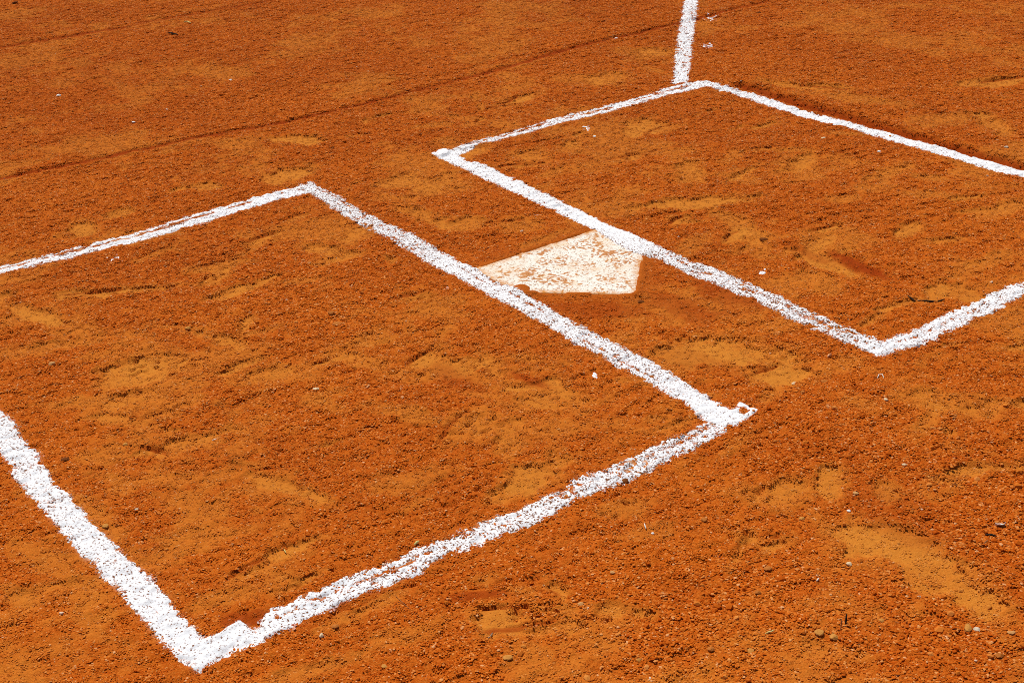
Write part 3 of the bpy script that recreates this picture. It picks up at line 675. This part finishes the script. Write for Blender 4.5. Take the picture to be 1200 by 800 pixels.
def lime_at(x, y):
    v = np.zeros(x.shape)
    for e1, e2 in LINES.values():
        P = np.array(e1+e2)
        c0 = P.mean(0); t = (np.array(e1[-1])-np.array(e1[0])); t = t/np.hypot(*t)
        s = (x-c0[0])*t[0]+(y-c0[1])*t[1]; w = -(x-c0[0])*t[1]+(y-c0[1])*t[0]
        ps = (P-c0)@t; pw = -(P-c0)[:, 0]*t[1]+(P-c0)[:, 1]*t[0]
        i = np.nonzero((s > ps.min()-.05) & (s < ps.max()+.05) & (w > pw.min()-.05) & (w < pw.max()+.05))[0]
        if not len(i): continue
        d = np.minimum(poly_d(x[i], y[i], e1), poly_d(x[i], y[i], e2))
        d = np.where(inside(x[i], y[i], e1+e2[::-1]), -d, d)
        v[i] = np.maximum(v[i], np.where(d < 0, .8, np.exp(-d/.004)*.55)*sst(.3, .8, rn(x[i], y[i], .012, 81)))
    return v
me = grid_mesh('ground', X, Y, z.reshape(X.shape), {'dust': du, 'moist_shade': mo, 'lime': lime_at(X.reshape(-1), Y.reshape(-1))})
me.materials.append(soil)
ground = link(bpy.data.objects.new('ground', me))
ground['kind'] = 'structure'
ground['label'] = 'raked red-orange clay infield with scuffed dusty patches'

# ------------------------------------------------------------------ chalk lines
def line_frame(e1, e2):
    a = (np.array(e1[0])+np.array(e2[0]))/2; bb = (np.array(e1[-1])+np.array(e2[-1]))/2
    t = (bb-a)/np.hypot(*(bb-a)); n = np.array([-t[1], t[0]])
    P = np.array(e1+e2)
    s = (P-a)@t; w = (P-a)@n
    return a, t, n, s.min(), s.max(), w.min(), w.max()

def chalk_cover(x, y, e1, e2, a, t, L, gaps, thin, seed):
    """>0 where chalk lies; 1 well inside"""
    d1 = poly_d(x, y, e1); d2 = poly_d(x, y, e2)
    poly = e1+e2[::-1]
    dd = np.minimum(np.minimum(d1, d2), np.minimum(seg_d(x, y, e1[0], e2[0]), seg_d(x, y, e1[-1], e2[-1])))
    sd = np.where(inside(x, y, poly), dd, -dd)
    s = ((x-a[0])*t[0]+(y-a[1])*t[1])
    w = (x-a[0])*-t[1]+(y-a[1])*t[0]
    u = s/L
    r = d1/(d1+d2+1e-6)
    c = sd/.005 + .38 + .9*(rn(x, y, .026, seed)-.5) + 1.8*(rn(x, y, .0068, seed+1)-.5)
    c = np.clip(c, -3, 1.6)
    th = np.interp(u, [k[0] for k in thin], [k[1] for k in thin])
    g1 = rn(x, y, .0066, seed+2); g2 = vn(s/.035, w/.007, seed+3); g3 = rn(x, y, .06, seed+4)
    hole = sst(.74, .88, .64*g1+.30*g2+.22*g3+th*.16)
    c = c-2.6*hole*(.35+th)
    for g0, g1_, ratio, hw, st in gaps:
        k = st*np.exp(-((r-ratio-.05*(rn(s, s*0, .16, seed+7)-.5))/hw)**2)*sst(g0-.02, g0+.02, u)*sst(g1_+.02, g1_-.02, u)
        c = c-3.0*k*sst(.25, .6, vn(s/.06, s*0, seed+5)+.35*g1)
    return c, sd

# name: (gaps[(from,to,ratio across,half width,strength)], thinness along the line)
STYLE = {
 'front_l': ([(0, .97, .34, .11, 1.2)], [(0, .4), (1, .2)]),
 'inner_l': ([(0, .15, .20, .07, 1), (.42, .62, .36, .09, .8), (.72, .86, .72, .08, .9)], [(0, .4), (.08, .7), (.36, .7), (.42, .3), (.7, .5), (.85, .5), (.95, .0), (1, 0)]),
 'rear_l': ([(.0, .25, .30, .14, .7), (.62, .88, .38, .09, .9)], [(0, .5), (.1, .6), (.6, .6), (.8, .4), (.92, .1), (1, 0)]),
 'outer_l': ([], [(0, .2), (.6, .25), (.8, .3), (.95, .15), (1, 0)]),
 'front_r': ([(.1, .95, .36, .11, 1.1)], [(0, .1), (.2, .45), (1, .2)]),
 'inner_r': ([(.62, .97, .42, .12, .8)], [(0, 0), (.1, .25), (.3, .2), (.42, 0), (.5, .1), (.6, .6), (.95, .75), (1, .1)]),
 'rear_r': ([(.05, .3, .4, .1, .6)], [(0, 0), (.1, .35), (.4, .45), (1, .3)]),
 'outer_r': ([], [(0, .5), (.08, .3), (.3, .1), (1, .15)]),
 'foul': ([], [(0, .35), (1, .4)]),
}
CHALK_FRAMES = []
def make_line(key, idx, lift=0.0, step=.0026):
    e1, e2 = LINES[key]
    a, t, n, s0, s1, w0, w1 = line_frame(e1, e2)
    gaps, thin = STYLE[key]
    L = s1-s0
    S = np.arange(s0-.02, s1+.02, step); W = np.arange(w0-.02, w1+.02, step)
    SS, WW = np.meshgrid(S, W, indexing='ij')
    x = (a[0]+SS*t[0]+WW*n[0]).reshape(-1); y = (a[1]+SS*t[1]+WW*n[1]).reshape(-1)
    c, sd = chalk_cover(x, y, e1, e2, a, t, L, gaps, thin, 100+idx*11)
    CHALK_FRAMES.append((e1, e2, a, t, n, s0, s1, w0, w1, gaps, thin, 100+idx*11))
    zs = surf(x, y)
    gr = rn(x, y, .0062, 61)*.6+rn(x, y, .011, 62)*.6
    th = np.where(c > 0, .0007+.0006*np.clip(c, 0, 1)*(.2+gr), .0007+.0020*np.clip(c, -1.2, 0))
    z = zs+th+lift
    thn = np.interp((SS.reshape(-1)-s0)/L, [k[0] for k in thin], [k[1] for k in thin])+.5*np.clip(1-c, 0, 1)
    me = grid_mesh('chalk_line', x.reshape(SS.shape), y.reshape(SS.shape), z.reshape(SS.shape), attrs={'thin': thn}, drop=(c < -1.0))
    me.materials.append(chalk)
    return link(bpy.data.objects.new('chalk_line', me))

def batters_box(label, keys, loc, first):
    e = bpy.data.objects.new('batters_box', None)
    e.empty_display_size = .1; e.location = loc
    e['label'] = label; e['category'] = 'chalk box'; e['group'] = "batter's boxes beside the plate"
    link(e)
    for k, (key, lab) in enumerate(keys):
        o = make_line(key, first+k, lift=.00045*k)
        o.parent = e; o.matrix_parent_inverse = Matrix.Translation(-Vector(loc))
        o['label'] = lab
    return e
near_box = batters_box("near batter's box of white chalk lines, left of home plate", [
    ('front_l', 'thin front line of the near box with a dark streak'),
    ('outer_l', 'broad solid outer line of the near box'),
    ('rear_l', 'wavy speckled rear line of the near box with a notch'),
    ('inner_l', 'speckled inner line of the near box grazing the plate')], (-.9, .35, 0), 0)
far_box = batters_box("far batter's box of white chalk lines, right of home plate", [
    ('front_r', 'thin front line of the far box with a dark streak'),
    ('outer_r', 'clean outer line of the far box beside a deep groove'),
    ('rear_r', 'ragged rear line of the far box'),
    ('inner_r', 'inner line of the far box crossing the plate edge')], (.86, .33, 0), 4)
foul = make_line('foul', 8, lift=.0002)
foul.name = 'foul_line'
foul['label'] = "straight white chalk foul line running away from the far box corner"
foul['category'] = 'chalk line'

# little hook of chalk at the catcher end of the near inner line
def chalk_patch(name, cx, cy, R, cov_fn, seed, step=.0022, lift=.0):
    g = np.arange(-R, R, step)
    A, B = np.meshgrid(g, g, indexing='ij')
    x = (cx+A).reshape(-1); y = (cy+B).reshape(-1)
    c = np.clip(cov_fn(x, y)+1.3*(rn(x, y, .009, seed)-.5)+.9*(rn(x, y, .02, seed+1)-.5), -3, 1.4)
    th = np.where(c > 0, .0009+.0009*np.clip(c, 0, 1)*(.4+rn(x, y, .006, 61)), .0009+.0024*np.clip(c, -1.2, 0))
    me = grid_mesh(name, x.reshape(A.shape), y.reshape(A.shape), (surf(x, y)+th+lift).reshape(A.shape), drop=(c < -1.0))
    me.materials.append(chalk)
    return link(bpy.data.objects.new(name, me))
hc = np.mean(np.array(HOOK), 0)
hook = chalk_patch('chalk_hook', hc[0], hc[1], .09, lambda x, y: (.0052-poly_d(x, y, HOOK))/.004, 301, lift=.0012)
hook.parent = near_box; hook.matrix_parent_inverse = Matrix.Translation(-near_box.location)
hook['label'] = 'small open hook of chalk at the catcher end of the near inner line'
for k, (cx, cy, ax, ay, bx, by, lab) in enumerate(SMUDGES):
    det = ax*by-ay*bx
    def cov(x, y, cx=cx, cy=cy, ax=ax, ay=ay, bx=bx, by=by, det=det, k=k):
        u = ((x-cx)*by-(y-cy)*bx)/det; v = (ax*(y-cy)-ay*(x-cx))/det
        return (1-np.hypot(u, v))*1.5-1.5+2.6*(rn(x, y, .009, 330+k)-.35)
    o = chalk_patch('chalk_smudge', cx, cy, math.hypot(ax, ay)+math.hypot(bx, by)+.01, cov, 310+3*k)
    o['label'] = lab; o['category'] = 'chalk smudge'; o['group'] = 'stray chalk on the clay'

# ------------------------------------------------------------------ home plate
bm = bmesh.new()
top = [bm.verts.new((px, py, PLATE_TOP)) for px, py in PLATE]
bot = [bm.verts.new((px, py, -.03)) for px, py in PLATE]
ft = bm.faces.new(top); bm.faces.new(bot[::-1])
for k in range(5):
    bm.faces.new((top[k], bot[k], bot[(k+1) % 5], top[(k+1) % 5]))
bmesh.ops.recalc_face_normals(bm, faces=bm.faces)
bmesh.ops.bevel(bm, geom=[e for e in bm.edges if all(v.co.z > 0 for v in e.verts)], offset=.004, segments=3, affect='EDGES', profile=.6)
me = bpy.data.meshes.new('home_plate'); bm.to_mesh(me); bm.free()
me.materials.append(platem)
hp = link(bpy.data.objects.new('home_plate', me))
hp['label'] = 'dirty white rubber home plate set flush in the clay'
hp['category'] = 'home plate'

# ------------------------------------------------------------------ loose clay crumbs
rs = np.random.default_rng(7)
def rock_mesh(name, seed, sub, flat, rough=.28):
    r = random.Random(seed)
    bm = bmesh.new()
    bmesh.ops.create_icosphere(bm, subdivisions=sub, radius=.5)
    pl = [(Vector((r.gauss(0, 1), r.gauss(0, 1), r.gauss(0, 1))).normalized(), r.uniform(.28, .44)) for _ in range(7)]
    for v in bm.verts:
        p = v.co.copy()
        for n, d in pl:
            k = p.dot(n)
            if k > d: p -= n*(k-d)*.85
        p *= 1+r.uniform(-rough, rough)*.45
        v.co = Vector((p.x, p.y, p.z*flat))
    me = bpy.data.meshes.new(name); bm.to_mesh(me); bm.free()
    return me
src = bpy.data.collections.new('crumb_shapes')
for k in range(8):
    me = rock_mesh('crumb_shape', 50+k, 1, .62+.06*(k % 4))
    me.materials.append(crumbm)
    src.objects.link(bpy.data.objects.new('crumb_shape_%02d' % k, me))
# patches of seven or so half-buried grains, one instance each
for k in range(8):
    r = random.Random(700+k)
    bm = bmesh.new()
    spots = []
    tries = 0
    while len(spots) < 9 and tries < 400:
        tries += 1
        p = (r.uniform(-1, 1), r.uniform(-1, 1))
        if all(math.hypot(p[0]-q[0], p[1]-q[1]) > .42 for q in spots): spots.append(p)
    for p in spots:
        t = rock_mesh('tmp', r.randrange(10**6), 1, r.uniform(.30, .54))
        sc = r.choice((.28, .36, .44, .52, .66))
        n0 = len(bm.verts); bm.from_mesh(t); bm.verts.ensure_lookup_table()
        a_ = r.uniform(0, 6.28); el = r.uniform(1, 1.5)
        for v_ in bm.verts[n0:]:
            X_, Y_ = v_.co.x*el, v_.co.y
            v_.co = Vector((p[0]+sc*(X_*math.cos(a_)-Y_*math.sin(a_)), p[1]+sc*(X_*math.sin(a_)+Y_*math.cos(a_)), sc*v_.co.z+r.uniform(-.001, .001)))
        bpy.data.meshes.remove(t)
    me = bpy.data.meshes.new('crumb_patch'); bm.to_mesh(me); bm.free()
    me.materials.append(grainm)
    src.objects.link(bpy.data.objects.new('crumb_shape_%02d' % (8+k), me))

def chalk_at(x, y):
    c = np.full(x.shape, -3.0)
    for e1, e2, a, t, n, s0, s1, w0, w1, gaps, thin, seed in CHALK_FRAMES:
        s = (x-a[0])*t[0]+(y-a[1])*t[1]; w = (x-a[0])*n[0]+(y-a[1])*n[1]
        i = np.nonzero((s > s0-.01) & (s < s1+.01) & (w > w0-.01) & (w < w1+.01))[0]
        if len(i):
            cc, sd = chalk_cover(x[i], y[i], e1, e2, a, t, s1-s0, gaps, thin, seed)
            c[i] = np.maximum(c[i], cc)
    return c

def scatter(n, f0, f1, r_near, r_far):
    f = np.sqrt(rs.uniform(0, 1, n)*((f1)**2-(f0)**2)+f0**2)     # denser sampling with width
    hw = r_near+(r_far-r_near)*(f-f0)/(f1-f0)
    r = rs.uniform(-1, 1, n)*hw
    return GO[0]+f*GF[0]+r*GR[0], GO[1]+f*GF[1]+r*GR[1], f
NC = 840000
x, y, f = scatter(NC, 1.55, 7.9, 1.15, 3.1)
z, du, mo, cs = field(x, y)
ck = chalk_at(x, y)
sdp = plate_sd(x, y)
clump = rn(x, y, .07, 71)*.5+rn(x, y, .022, 72)*.5
u = rs.uniform(0, 1, NC)
patch = np.arange(NC) < int(NC*.64)                      # the first half are patches of small grains
clear = (1-.66*np.clip(du, 0, 1)**1.3)*(1-.85*mo)
p1 = (.10+.30*sst(.35, .75, clump))*np.maximum(clear, .10)*(.50+1.6*cs)
p1 = np.where(ck > -.1, p1*.30, p1)
p1 = np.where(sdp < 0, .50*sst(.3, .7, clump), p1)
p2 = np.where((ck > .25) | (sdp < .004), 0, (.78+.22*sst(.25, .6, clump))*clear)
keep = u < np.where(patch, p2, p1)
x, y, z, f, cs, ck, sdp, patch, du, mo = (q[keep] for q in (x, y, z, f, cs, ck, sdp, patch, du, mo))
n = len(x)
size = .0032*(1-rs.uniform(0, 1, n)*.985)**(-.36)
size = np.clip(size, .0026, .013)*(.88+.55*cs)
size = np.where(sdp < 0, np.minimum(size, .0042)*.62, size)
psz = .0062*rs.uniform(.8, 1.4, n)*(1+.30*cs)*(1+.035*np.clip(f-3, 0, 5))
size = np.where(patch, psz, size)*(1-.38*du)
lm = np.where(ck > -.6, .85*sst(-.6, .1, ck), 0)*np.where(patch, .6, rs.uniform(0, 1, n) < .6)
base = np.where(sdp < -.004, np.maximum(z, PLATE_TOP), z)
zz = np.where(patch, base+.0002, base+size*.10+np.where(ck > -.1, .0006, 0))
me = bpy.data.meshes.new('loose_clay_crumbs')
me.vertices.add(n)
me.vertices.foreach_set('co', np.stack([x, y, zz], -1).astype(np.float32).reshape(-1))
def pa(nm, tp, arr, prop):
    a = me.attributes.new(nm, tp, 'POINT'); a.data.foreach_set(prop, arr.reshape(-1))
pa('turn', 'FLOAT_VECTOR', np.stack([rs.uniform(-.5, .5, n)*np.where(patch, .2, 1), rs.uniform(-.5, .5, n)*np.where(patch, .2, 1), rs.uniform(0, 6.28, n)], -1).astype(np.float32), 'vector')
pa('grow', 'FLOAT_VECTOR', (size[:, None]*rs.uniform(.8, 1.25, (n, 3))).astype(np.float32), 'vector')
pa('dust', 'FLOAT', du.astype(np.float32), 'value'); pa('moist_shade', 'FLOAT', mo.astype(np.float32), 'value'); pa('lime', 'FLOAT', lm.astype(np.float32), 'value')
pa('shape', 'INT', (rs.integers(0, 8, n)+8*patch).astype(np.int32), 'value')
crumbs = link(bpy.data.objects.new('loose_clay_crumbs', me))
crumbs['kind'] = 'stuff'; crumbs['label'] = 'loose red clay crumbs strewn over the raked infield'; crumbs['category'] = 'soil'
ng = bpy.data.node_groups.new('crumb_scatter', 'GeometryNodeTree')
ng.interface.new_socket('Geometry', in_out='INPUT', socket_type='NodeSocketGeometry')
ng.interface.new_socket('Geometry', in_out='OUTPUT', socket_type='NodeSocketGeometry')
gi = ng.nodes.new('NodeGroupInput'); go = ng.nodes.new('NodeGroupOutput')
m2p = ng.nodes.new('GeometryNodeMeshToPoints'); iop = ng.nodes.new('GeometryNodeInstanceOnPoints')
ci = ng.nodes.new('GeometryNodeCollectionInfo'); ci.inputs[0].default_value = src
ci.inputs['Separate Children'].default_value = True
iop.inputs['Pick Instance'].default_value = True
def na(nm, tp):
    q = ng.nodes.new('GeometryNodeInputNamedAttribute'); q.data_type = tp; q.inputs['Name'].default_value = nm
    return next(o for o in q.outputs if o.enabled and o.name == 'Attribute')
e2r = ng.nodes.new('FunctionNodeEulerToRotation')
lk = ng.links.new
lk(gi.outputs[0], m2p.inputs[0]); lk(m2p.outputs[0], iop.inputs['Points']); lk(ci.outputs[0], iop.inputs['Instance'])
lk(na('shape', 'INT'), iop.inputs['Instance Index'])
lk(na('turn', 'FLOAT_VECTOR'), e2r.inputs[0]); lk(e2r.outputs[0], iop.inputs['Rotation'])
lk(na('grow', 'FLOAT_VECTOR'), iop.inputs['Scale']); lk(iop.outputs[0], go.inputs[0])
md = crumbs.modifiers.new('scatter', 'NODES'); md.node_group = ng

# ------------------------------------------------------------------ single stones and clods
shapes = [rock_mesh('stone_shape', 900+k, 2, .7, .12) for k in range(6)]
def ground_z(px, py):
    return float(surf(np.array([px]), np.array([py]))[0])
for k, (px, py, w, h, colr, lab) in enumerate(PEBBLES):
    me = shapes[k % 6].copy(); me.materials.clear(); me.materials.append(PM[colr])
    me.name = 'pebble'
    nm = 'clod' if ('clod' in lab or 'crumb' in lab) else 'pebble'
    o = link(bpy.data.objects.new(nm, me))
    o.scale = (w*1.12, max(h, w*.7)*1.35, h*.95)
    o.rotation_euler = (0, 0, -.61+random.Random(k).uniform(-.5, .5))
    o.location = (px, py, ground_z(px, py)+h*.22)
    o['label'] = lab; o['category'] = nm; o['group'] = 'stones and clods lying on the clay'

def tube(name, pts, rad, mt, seed=0, segs=6, taper=.55):
    r = random.Random(seed)
    bm = bmesh.new(); rings = []
    P = []
    for a_, b_ in zip(pts[:-1], pts[1:]):
        for q in range(3): P.append(Vector(a_).lerp(Vector(b_), q/3))
    P.append(Vector(pts[-1]))
    for i, p in enumerate(P):
        t = (P[min(i+1, len(P)-1)]-P[max(i-1, 0)]).normalized()
        s = t.cross(Vector((0, 0, 1)))
        s = s.normalized() if s.length > 1e-4 else Vector((1, 0, 0))
        u = s.cross(t)
        rr = rad*(1-taper*abs(2*i/(len(P)-1)-1)**2)*r.uniform(.85, 1.15)
        c_ = p+Vector((r.uniform(-1, 1), r.uniform(-1, 1), 0))*rad*.25
        rings.append([bm.verts.new(c_+(s*math.cos(6.283*j/segs)+u*math.sin(6.283*j/segs))*rr) for j in range(segs)])
    for A, B in zip(rings[:-1], rings[1:]):
        for j in range(segs): bm.faces.new((A[j], A[(j+1) % segs], B[(j+1) % segs], B[j]))
    bm.faces.new(rings[0][::-1]); bm.faces.new(rings[-1])
    bmesh.ops.recalc_face_normals(bm, faces=bm.faces)
    me = bpy.data.meshes.new(name); bm.to_mesh(me); bm.free()
    me.materials.append(mt)
    for p in me.polygons: p.use_smooth = True
    return link(bpy.data.objects.new(name, me))
NAMES = {'twig': 'twig', 'straw': 'straw', 'seed': 'seed_husk', 'root': 'root_fibre', 'stem': 'dry_weed', 'sliver': 'wood_sliver', 'splinter': 'wood_splinter', 'leaf': 'leaf_fragment', 'fibre': 'plant_fibre'}
for k, (pl, rad, colr, lab, kind) in enumerate(TWIGS):
    up = 'upright' in lab
    pts = []
    for i, (px, py) in enumerate(pl):
        if up:
            b0 = pl[-1]; hgt = .022*(len(pl)-1-i)/(len(pl)-1)
            pts.append((b0[0]+.004*(len(pl)-1-i), b0[1]+.003*(len(pl)-1-i), ground_z(*b0)+hgt-.002))
        else:
            pts.append((px, py, ground_z(px, py)+rad*1.1+.0015))
    o = tube(NAMES[kind], pts, rad, PM[colr], 40+k)
    o['label'] = lab; o['category'] = kind
    o['group'] = 'plant litter on the clay'

# curled white leaf
bm = bmesh.new(); rows = []
lx, ly = LEAF
for i in range(9):
    s = i/8*2-1
    hw = .0065*(1-s*s)**.6+.0003
    rows.append([bm.verts.new((lx+(s*.010*.82+q*hw*.57), ly+(-s*.010*.57+q*hw*.82), ground_z(lx, ly)+.002+.003*abs(q)**1.7-.003*q+.001*s*s)) for q in (-1, -.5, 0, .5, 1)])
for A, B in zip(rows[:-1], rows[1:]):
    for j in range(4): bm.faces.new((A[j], A[j+1], B[j+1], B[j]))
me = bpy.data.meshes.new('dry_leaf'); bm.to_mesh(me); bm.free()
me.materials.append(PM['bone'])
o = link(bpy.data.objects.new('dry_leaf', me))
sm = o.modifiers.new('thickness', 'SOLIDIFY'); sm.thickness = .0008
o['label'] = 'curled white dry leaf on coarse soil near the right edge'; o['category'] = 'leaf'; o['group'] = 'plant litter on the clay'
